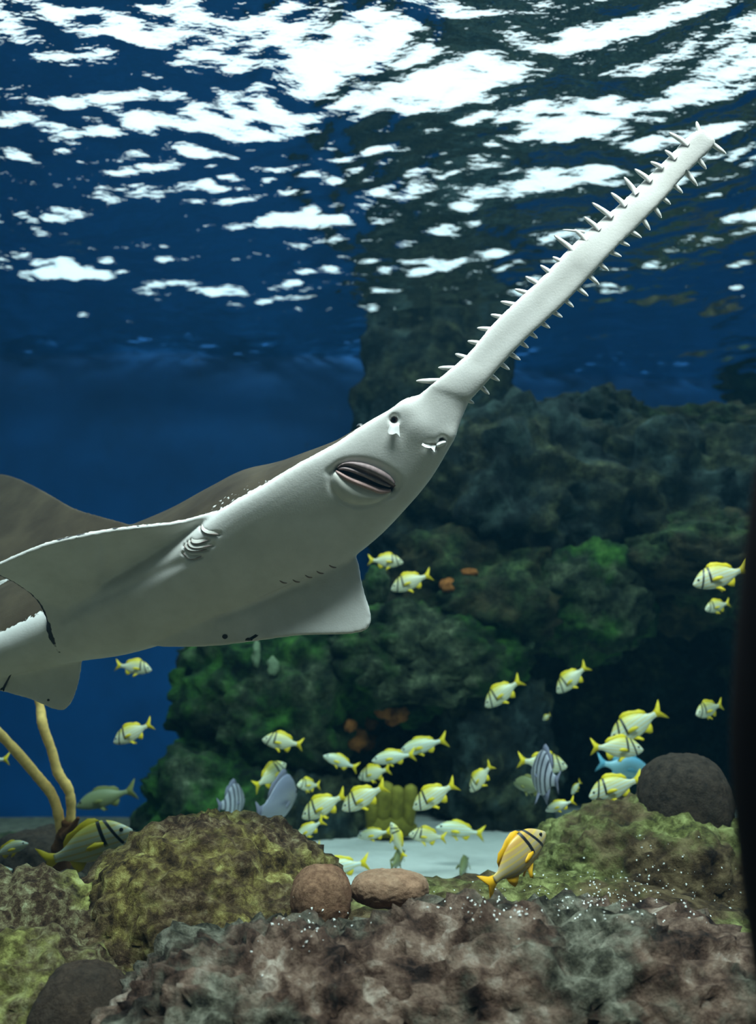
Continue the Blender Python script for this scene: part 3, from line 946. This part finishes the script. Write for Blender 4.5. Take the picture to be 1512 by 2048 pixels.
# gills
z4 = 500 / 1512.0
Z4 = lambda pts: [(300 + x * z4, 900 + y * z4) for x, y in pts]
GL = [[(308, 458), (318, 485), (350, 505), (415, 510)], [(245, 545), (262, 562), (300, 562), (350, 545)], [(225, 558), (248, 586), (300, 592), (375, 576)],
      [(205, 578), (235, 604), (290, 608), (345, 600)], [(203, 625), (230, 650), (265, 656), (310, 645)]]
for g in GL:
    q = catmull(Z4(g), 5); n = len(q)
    V, Fc = tube_geo([hit(x, y, 0.0005)[0] for x, y in q], [0.0035 * max(0.2, math.sin(math.pi * (0.08 + 0.84 * i / (n - 1)))) for i in range(n)], 8)
    gs = mesh_obj('gill_slit', V, Fc, M['slit'], saw)
    gf = patch('gill_flap', [(x + 1, y - 9) for x, y in Z4(g)], [(x, y - 0.5) for x, y in Z4(g)], lambda u, s: -0.003 + 0.0085 * math.sin(math.pi * max(0.0, min(1, u))) * s ** 0.8, M['jaw'], 4, 4); gf.parent = gs
for (x, y) in [(665, 1133), (640, 1145), (617, 1153), (592, 1162), (566, 1164)]:
    q = catmull([(x - 7, y - 3), (x, y + 1), (x + 8, y + 2)], 4); n = len(q)
    V, Fc = tube_geo([hit(a, b, 0.0005)[0] for a, b in q], [0.003 * max(0.2, math.sin(math.pi * (0.08 + 0.84 * i / (n - 1)))) for i in range(n)], 8)
    mesh_obj('gill_slit', V, Fc, M['slit'], saw)
# press the openings into the body: mouth slot, nostrils, gill slits
cut = np.zeros(nv)
front = (no @ np.array([0.1, -0.95, -0.3])) > 0.0
for pts, depth, wdt in [(Z([(300, 755), (400, 790), (500, 830), (600, 870), (680, 897)]), 0.045, 0.0125)] + [(Z4(g), 0.008, 0.006) for g in GL]:
    cut = np.maximum(cut, depth * gauss(polydist([hit(*q)[0] for q in catmull(pts, 4)]), wdt) * front)
for (px, py), depth, wdt in [((788.5, 839.5), 0.045, 0.011), ((884, 879), 0.022, 0.008), ((868, 893), 0.022, 0.009)]:
    cut = np.maximum(cut, depth * gauss(np.linalg.norm(co - np.array(hit(px, py)[0]), axis=1), wdt) * front)
inward = np.array([-0.05, 0.95, 0.3])
co = co + inward[None, :] * cut[:, None]
bo.data.vertices.foreach_set('co', (co - np.array(saw.location)).reshape(-1)); bo.data.update()
bvh = BVHTree.FromPolygons([Vector(v) for v in co], [tuple(p.vertices) for p in body_me.polygons])
patch('mouth_cavity', Z([(268, 745), (330, 715), (420, 715), (520, 750), (620, 800), (690, 850), (725, 872)]), Z([(268, 758), (330, 800), (400, 835), (480, 870), (560, 900), (640, 925), (690, 918)]), lambda u, s: 0.0015, M['mouth'])
for (px, py, rx, ry) in [(788.5, 839.5, 7, 7), (884, 879, 5, 4), (868, 893, 8, 3)]:
    V, Fc = [], []
    c0, n0 = hit(px, py, 0.003)
    V.append(c0)
    for k in range(14):
        a = 2 * math.pi * k / 14
        V.append(hit(px + rx * math.cos(a), py + ry * math.sin(a), 0.0025)[0])
    Fc = [(0, 1 + (k + 1) % 14, 1 + k) for k in range(14)]
    NOS.append(mesh_obj('nostril', V, Fc, M['mouth'], saw))
FLAP0.parent = NOS[0]; FLAP2.parent = NOS[2]; FLAP1.parent = NOS[1]
# dark spots on the fin margins
for (x, y, r) in [(450, 1273, 5), (497, 1281, 6), (5, 1379, 4), (97, 1400, 2.5)]:
    c0, n0 = hit(x, y, 0.0018)
    V = [c0] + [hit(x + r * math.cos(a * 0.6283) * 1.15, y + r * math.sin(a * 0.6283), 0.001)[0] for a in range(10)]
    mesh_obj('dark_spot', V, [(0, 1 + (k + 1) % 10, 1 + k) for k in range(10)], M['spot'], saw)
# eyes
for (px, py, d, r) in [(915, 849, 2.965, 0.008), (712, 836, 3.05, 0.016)]:
    base, faces = ico(2)
    c0 = bvh.find_nearest(P(px, py, d))[0]
    mesh_obj('eye', [c0 + v * r for v in base], faces, M['eye'], saw)

# ------------------------------------------------------------------ small fish
def fish_skin(name, silver, back_c, bar=True, stripes=True, bars=None):
    t = NT(name)
    sep = t.n('ShaderNodeSeparateXYZ'); t.l(t.coords(), sep.inputs[0])
    x, y, z = sep.outputs
    c = t.mix(t.sstep(z, 0.02, 0.20), silver, back_c)
    if stripes:
        wv = t.math('SINE', t.math('ADD', t.math('MULTIPLY', z, 105.0), t.math('MULTIPLY', x, 9.0)))
        c = t.mix(t.math('MULTIPLY', t.sstep(wv, 0.1, 0.9), 0.55), c, (0.66, 0.46, 0.03))
    if bar:      # two oblique black bars
        for (x0, sl, wd) in ((0.335, 0.42, 0.017), (0.205, 0.10, 0.020)):
            d = t.math('ABSOLUTE', t.math('SUBTRACT', t.math('ADD', x, t.math('MULTIPLY', z, sl)), x0))
            k = t.math('SUBTRACT', 1.0, t.sstep(d, wd * 0.7, wd * 1.3))
            if x0 < 0.3: k = t.math('MULTIPLY', k, t.sstep(z, -0.10, -0.04))
            c = t.mix(k, c, (0.012, 0.012, 0.015))
    if bars:
        wv = t.math('SINE', t.math('MULTIPLY', x, bars[1]))
        c = t.mix(t.sstep(wv, 0.3, 0.7), c, bars[0])
    t.principled(c, 0.38, 0.5)
    return t.m


PROFILE = [(0.505, -0.005, -0.03, 0.004), (0.475, 0.03, -0.065, 0.028), (0.42, 0.085, -0.10, 0.05), (0.34, 0.15, -0.135, 0.07), (0.24, 0.197, -0.163, 0.08), (0.12, 0.21, -0.175, 0.082),
           (0.0, 0.19, -0.168, 0.075), (-0.10, 0.145, -0.135, 0.058), (-0.19, 0.088, -0.088, 0.036), (-0.26, 0.052, -0.055, 0.022), (-0.34, 0.047, -0.047, 0.014)]


def plate(outline, th, y=0.0, tilt=0.0):
    """thin fin in the x-z plane"""
    n = len(outline); V = []
    cx = sum(p[0] for p in outline) / n; cz = sum(p[1] for p in outline) / n
    for s in (1, -1):
        for (x, z) in outline: V.append((x, y + s * th * 0.25 + tilt * (z - outline[0][1]), z))
    V += [(cx, y + th + tilt * (cz - outline[0][1]), cz), (cx, y - th + tilt * (cz - outline[0][1]), cz)]
    Fc = []
    for k in range(n):
        k2 = (k + 1) % n
        Fc += [(2 * n, k, k2), (2 * n + 1, n + k2, n + k), (k, n + k, n + k2, k2)]
    return V, Fc


def make_fish(name, skin, fin, zs=1.0, xs=1.0):
    root = empty(name, (0, 0, 0))
    prof = catmull(PROFILE, 3); n = 14
    rings = []
    for (x, tp, bt, hw) in prof:
        c = (tp + bt) / 2 * zs; h = (tp - bt) / 2 * zs
        rings.append([Vector((x, hw * math.sin(2 * math.pi * k / n) * (1 - 0.25 * abs(math.cos(2 * math.pi * k / n))), c + h * math.cos(2 * math.pi * k / n))) for k in range(n)])
    V, Fc = loft(rings); mesh_obj('body', V, Fc, skin, root)
    V, Fc = plate([(-0.31, 0.045 * zs), (-0.38, 0.075), (-0.44, 0.13), (-0.50, 0.175), (-0.475, 0.10), (-0.425, 0.0), (-0.475, -0.10), (-0.50, -0.165), (-0.44, -0.12), (-0.38, -0.07), (-0.31, -0.045 * zs)], 0.010)
    mesh_obj('tail_fin', V, Fc, fin, root)
    V, Fc = plate([(0.22, 0.19 * zs), (0.17, 0.245 * zs), (0.10, 0.268 * zs), (0.0, 0.245 * zs), (-0.08, 0.205 * zs), (-0.15, 0.19 * zs), (-0.21, 0.125 * zs), (-0.22, 0.065 * zs), (-0.05, 0.15 * zs), (0.1, 0.18 * zs)], 0.008)
    mesh_obj('dorsal_fin', V, Fc, fin, root)
    V, Fc = plate([(-0.03, -0.15 * zs), (-0.10, -0.215 * zs), (-0.15, -0.225 * zs), (-0.19, -0.15 * zs), (-0.20, -0.075 * zs), (-0.1, -0.11 * zs)], 0.008)
    mesh_obj('anal_fin', V, Fc, fin, root)
    for s in (-1, 1):
        V, Fc = plate([(0.18, -0.155 * zs), (0.10, -0.21 * zs), (0.055, -0.26 * zs), (0.03, -0.235 * zs), (0.08, -0.155 * zs)], 0.008, s * 0.02, -s * 0.5)
        mesh_obj('pelvic_fin', V, Fc, fin, root)
        V, Fc = plate([(0.20, -0.02), (0.12, 0.01), (0.04, -0.005), (0.01, -0.03), (0.05, -0.055), (0.13, -0.055), (0.19, -0.05)], 0.006, s * 0.088, 0)
        V = [(x, y_ + s * (0.2 - x) * 0.25, z) for x, y_, z in V]
        mesh_obj('pectoral_fin', V, Fc, fin, root)
        base, faces = ico(2)
        mesh_obj('eye', [Vector((0.405 + v.x * 0.022, s * 0.05 + v.y * 0.012, 0.035 + v.z * 0.022)) for v in base], faces, M['eye'], root)
    return root


M['pork'] = fish_skin('porkfish_skin', (0.62, 0.66, 0.52), (0.56, 0.50, 0.05))
M['yellow_fin'] = plain('yellow_fin', (0.72, 0.55, 0.015), 0.5, 0.3)
M['orange_fin'] = plain('orange_yellow_fin', (0.75, 0.40, 0.01), 0.5, 0.3)
M['pork_gold'] = fish_skin('golden_porkfish_skin', (0.46, 0.38, 0.22), (0.52, 0.27, 0.03))
M['silver'] = fish_skin('silver_fish_skin', (0.60, 0.68, 0.60), (0.44, 0.46, 0.12), bar=False)
M['olive'] = fish_skin('olive_fish_skin', (0.20, 0.22, 0.10), (0.12, 0.14, 0.05), bar=False, stripes=False)
M['olive_fin'] = plain('olive_fin', (0.18, 0.18, 0.05), 0.6, 0.2)
M['grey'] = fish_skin('grey_fish_skin', (0.26, 0.27, 0.34), (0.20, 0.21, 0.28), bar=False, stripes=False)
M['grey_fin'] = plain('grey_fin', (0.17, 0.17, 0.23), 0.6, 0.2)
M['barred'] = fish_skin('barred_fish_skin', (0.42, 0.42, 0.46), (0.3, 0.3, 0.34), bar=False, stripes=False, bars=((0.03, 0.03, 0.045), 48.0))
M['blue'] = fish_skin('blue_fish_skin', (0.30, 0.55, 0.62), (0.10, 0.32, 0.45), bar=False, stripes=False)
M['blue_fin'] = plain('blue_fin', (0.12, 0.36, 0.48), 0.5, 0.3)

PROTO = {
    'p': (make_fish('porkfish', M['pork'], M['yellow_fin']), 'fish'),
    'g': (make_fish('porkfish', M['pork_gold'], M['orange_fin']), 'fish'),
    's': (make_fish('grunt', M['silver'], M['yellow_fin'], 0.78), 'fish'),
    'o': (make_fish('olive_fish', M['olive'], M['olive_fin'], 0.75), 'fish'),
    'a': (make_fish('angelfish', M['grey'], M['grey_fin'], 1.5), 'fish'),
    'b': (make_fish('spadefish', M['barred'], M['grey_fin'], 1.7), 'fish'),
    'u': (make_fish('blue_fish', M['blue'], M['blue_fin'], 1.0), 'fish'),
}
used = set()


def aim_fish(kind, c, d, yaw, pitch, lpx, label, roll=0.0):
    """centre in the photo, heading (0 = away from the window, 90 = along it), length in pixels if seen side on"""
    p = P(*c, d); L = lpx * d / F
    a, b = math.radians(yaw), math.radians(pitch)
    f = Vector((math.sin(a) * math.cos(b), math.cos(a) * math.cos(b), math.sin(b)))
    return place_fish(kind, p, f, L, label, roll)


def put_fish(kind, head, tail, d, label, turn=0.0, roll=0.0, group=None):
    """head and tail give the place and heading; turn (deg) swings the head away from the window"""
    root, cat = PROTO[kind]
    h, tl = P(*head, d), P(*tail, d)
    vis = (h - tl).length
    L = vis / max(0.25, math.cos(math.radians(turn)))
    f = (h - tl).normalized()
    fwd = (f * math.cos(math.radians(turn)) + Vector((0, 1, 0)) * math.sin(math.radians(turn))).normalized()
    return place_fish(kind, (h + tl) / 2, fwd, L, label, roll, group)


def place_fish(kind, pos, fwd, L, label, roll=0.0, group=None):
    root, cat = PROTO[kind]
    side = Vector((0, 0, 1)).cross(fwd).normalized(); up = fwd.cross(side).normalized()
    R = Matrix((fwd, side, up)).transposed() @ Matrix.Rotation(math.radians(roll), 3, 'X')
    if kind in used:
        r = root.copy(); COL.objects.link(r)
        for ch in list(root.children):
            c = ch.copy(); c.parent = r; COL.objects.link(c)
    else:
        r = root; used.add(kind)
    r.location = pos
    r.rotation_euler = R.to_euler(); r.scale = (L, L, L)
    r['label'] = label; r['category'] = cat
    if group: r['group'] = group
    elif 'group' in r: del r['group']
    return r


put_fish('p', (303, 1339), (230, 1330), 5.2, 'porkfish alone against the blue wall below the pelvic fin')
put_fish('p', (227, 1484), (306, 1446), 5.0, 'porkfish beside the sea whip, nose tipped down')
put_fish('o', (152, 1612), (274, 1578), 5.6, 'dim olive fish against the blue wall by the sea whip')
put_fish('s', (-60, 1522), (20, 1518), 5.0, 'yellow tailed fish leaving past the bare branch of the sea whip')
put_fish('s', (56, 1686), (-20, 1712), 4.0, 'silver and yellow fish above the pale fish by the brown rock dome')
put_fish('s', (24, 1738), (-70, 1775), 4.2, 'pale silver fish low beside the brown rock dome')
put_fish('p', (258, 1660), (86, 1726), 3.75, 'large yellow porkfish passing before the sea whip stump', 10)
put_fish('p', (525, 1478), (607, 1490), 5.2, 'porkfish in front of the mossy boulder with arched yellow brow')
put_fish('p', (566, 1530), (514, 1572), 5.3, 'small porkfish with a bright yellow tail above the grey angelfish', 45)
put_fish('p', (596, 1568), (640, 1572), 5.3, 'barred porkfish turned to the window beside the grey angelfish', -45, 10)
aim_fish('a', (552, 1606), 4.8, 25, 12, 165, 'purple grey angelfish seen from behind above the coral mound', 12)
aim_fish('b', (462, 1605), 5.2, 25, 5, 100, 'pale striped spadefish seen nearly end on before the mossy rock')
put_fish('p', (604, 1634), (694, 1588), 5.0, 'porkfish heading down over the slope of the coral mound')
put_fish('s', (588, 1680), (650, 1638), 4.9, 'thin yellow fish just above the coral mound slope', 10)
put_fish('s', (595, 1722), (645, 1688), 4.8, 'small yellow tailed fish dropping behind the coral mound', 20)
put_fish('s', (647, 1511), (717, 1537), 5.4, 'slim silver fish at the mouth of the small hollow')
put_fish('s', (744, 1521), (832, 1508), 5.3, 'slim silver fish swimming under another in the small hollow')
put_fish('s', (799, 1504), (896, 1478), 5.5, 'slim silver fish with raised tail above another in the small hollow')
put_fish('p', (716, 1556), (782, 1536), 5.5, 'dusky yellow porkfish below the slim pair in the small hollow', 25)
put_fish('p', (684, 1618), (774, 1570), 4.9, 'bright porkfish with a broad yellow tail beside the tube sponge')
put_fish('p', (826, 1616), (914, 1566), 4.9, 'stout porkfish beside the fingers of the tube sponge')
put_fish('p', (940, 1584), (984, 1526), 5.1, 'porkfish diving steeply before the slate column', 15)
put_fish('s', (715, 1674), (784, 1662), 5.0, 'oval silver fish at the edge of the bright sand')
put_fish('p', (784, 1650), (806, 1712), 4.8, 'porkfish with its tail hanging over the bright sand', 30)
put_fish('p', (818, 1668), (894, 1676), 4.9, 'barred porkfish hovering just above the bright sand')
put_fish('s', (872, 1654), (970, 1668), 5.2, 'long silver fish with yellow tail over the far edge of the sand')
aim_fish('o', (794, 1720), 4.8, 15, 10, 110, 'narrow olive fish seen from behind near the disc coral')
aim_fish('o', (926, 1735), 5.0, 12, 10, 110, 'narrow olive fish seen from behind over open bright sand')
put_fish('s', (628, 1742), (740, 1724), 4.7, 'flat pale fish skimming the sand behind the round coral')
put_fish('p', (970, 1412), (1044, 1358), 5.4, 'silvery porkfish alone above the slate column')
put_fish('p', (1113, 1384), (1176, 1330), 5.4, 'porkfish at the upper lip of the large cave')
put_fish('p', (1386, 1428), (1452, 1408), 5.0, 'round porkfish turned toward the window inside the large cave', -30)
put_fish('p', (1220, 1480), (1328, 1418), 5.0, 'porkfish with forked tail raised high inside the large cave')
put_fish('p', (1286, 1498), (1180, 1494), 4.8, 'golden yellow porkfish crossing the other way before the blue fish')
put_fish('u', (1304, 1546), (1192, 1524), 5.2, 'pale blue fish behind the yellow porkfish in the cave')
put_fish('p', (1134, 1532), (1034, 1520), 5.1, 'porkfish half hidden behind the upright grey spadefish')
aim_fish('b', (1091, 1552), 4.6, -14, 8, 135, 'upright grey striped spadefish seen edge on', 5)
aim_fish('o', (1062, 1572), 4.9, -30, 5, 110, 'olive fish hanging beside the upright grey spadefish')
put_fish('s', (1144, 1590), (1160, 1560), 5.4, 'tiny distant fish low in the mouth of the cave', 30)
put_fish('s', (1092, 1622), (1150, 1600), 4.6, 'greenish fish half sunk behind the rock bank', 15)
put_fish('p', (1178, 1592), (1288, 1556), 4.6, 'porkfish resting along the crest of the rock bank')
put_fish('g', (1094, 1672), (966, 1768), 2.72, 'large orange yellow porkfish close above the brown shelf', 32)
put_fish('p', (1386, 1168), (1500, 1136), 4.6, 'yellow porkfish under the cave roof beside the window jamb')
put_fish('p', (1407, 1220), (1464, 1204), 5.2, 'small porkfish below the yellow one by the window jamb', -20)
put_fish('p', (806, 1124), (735, 1120), 5.5, 'small striped porkfish behind the lower pectoral fin, nose away from it')
put_fish('p', (782, 1178), (864, 1148), 5.4, 'small porkfish below its striped neighbour, tail raised')
put_fish('p', (1086, 1440), (1100, 1428), 5.8, 'tiny far fish at the edge of the slate column', 40)
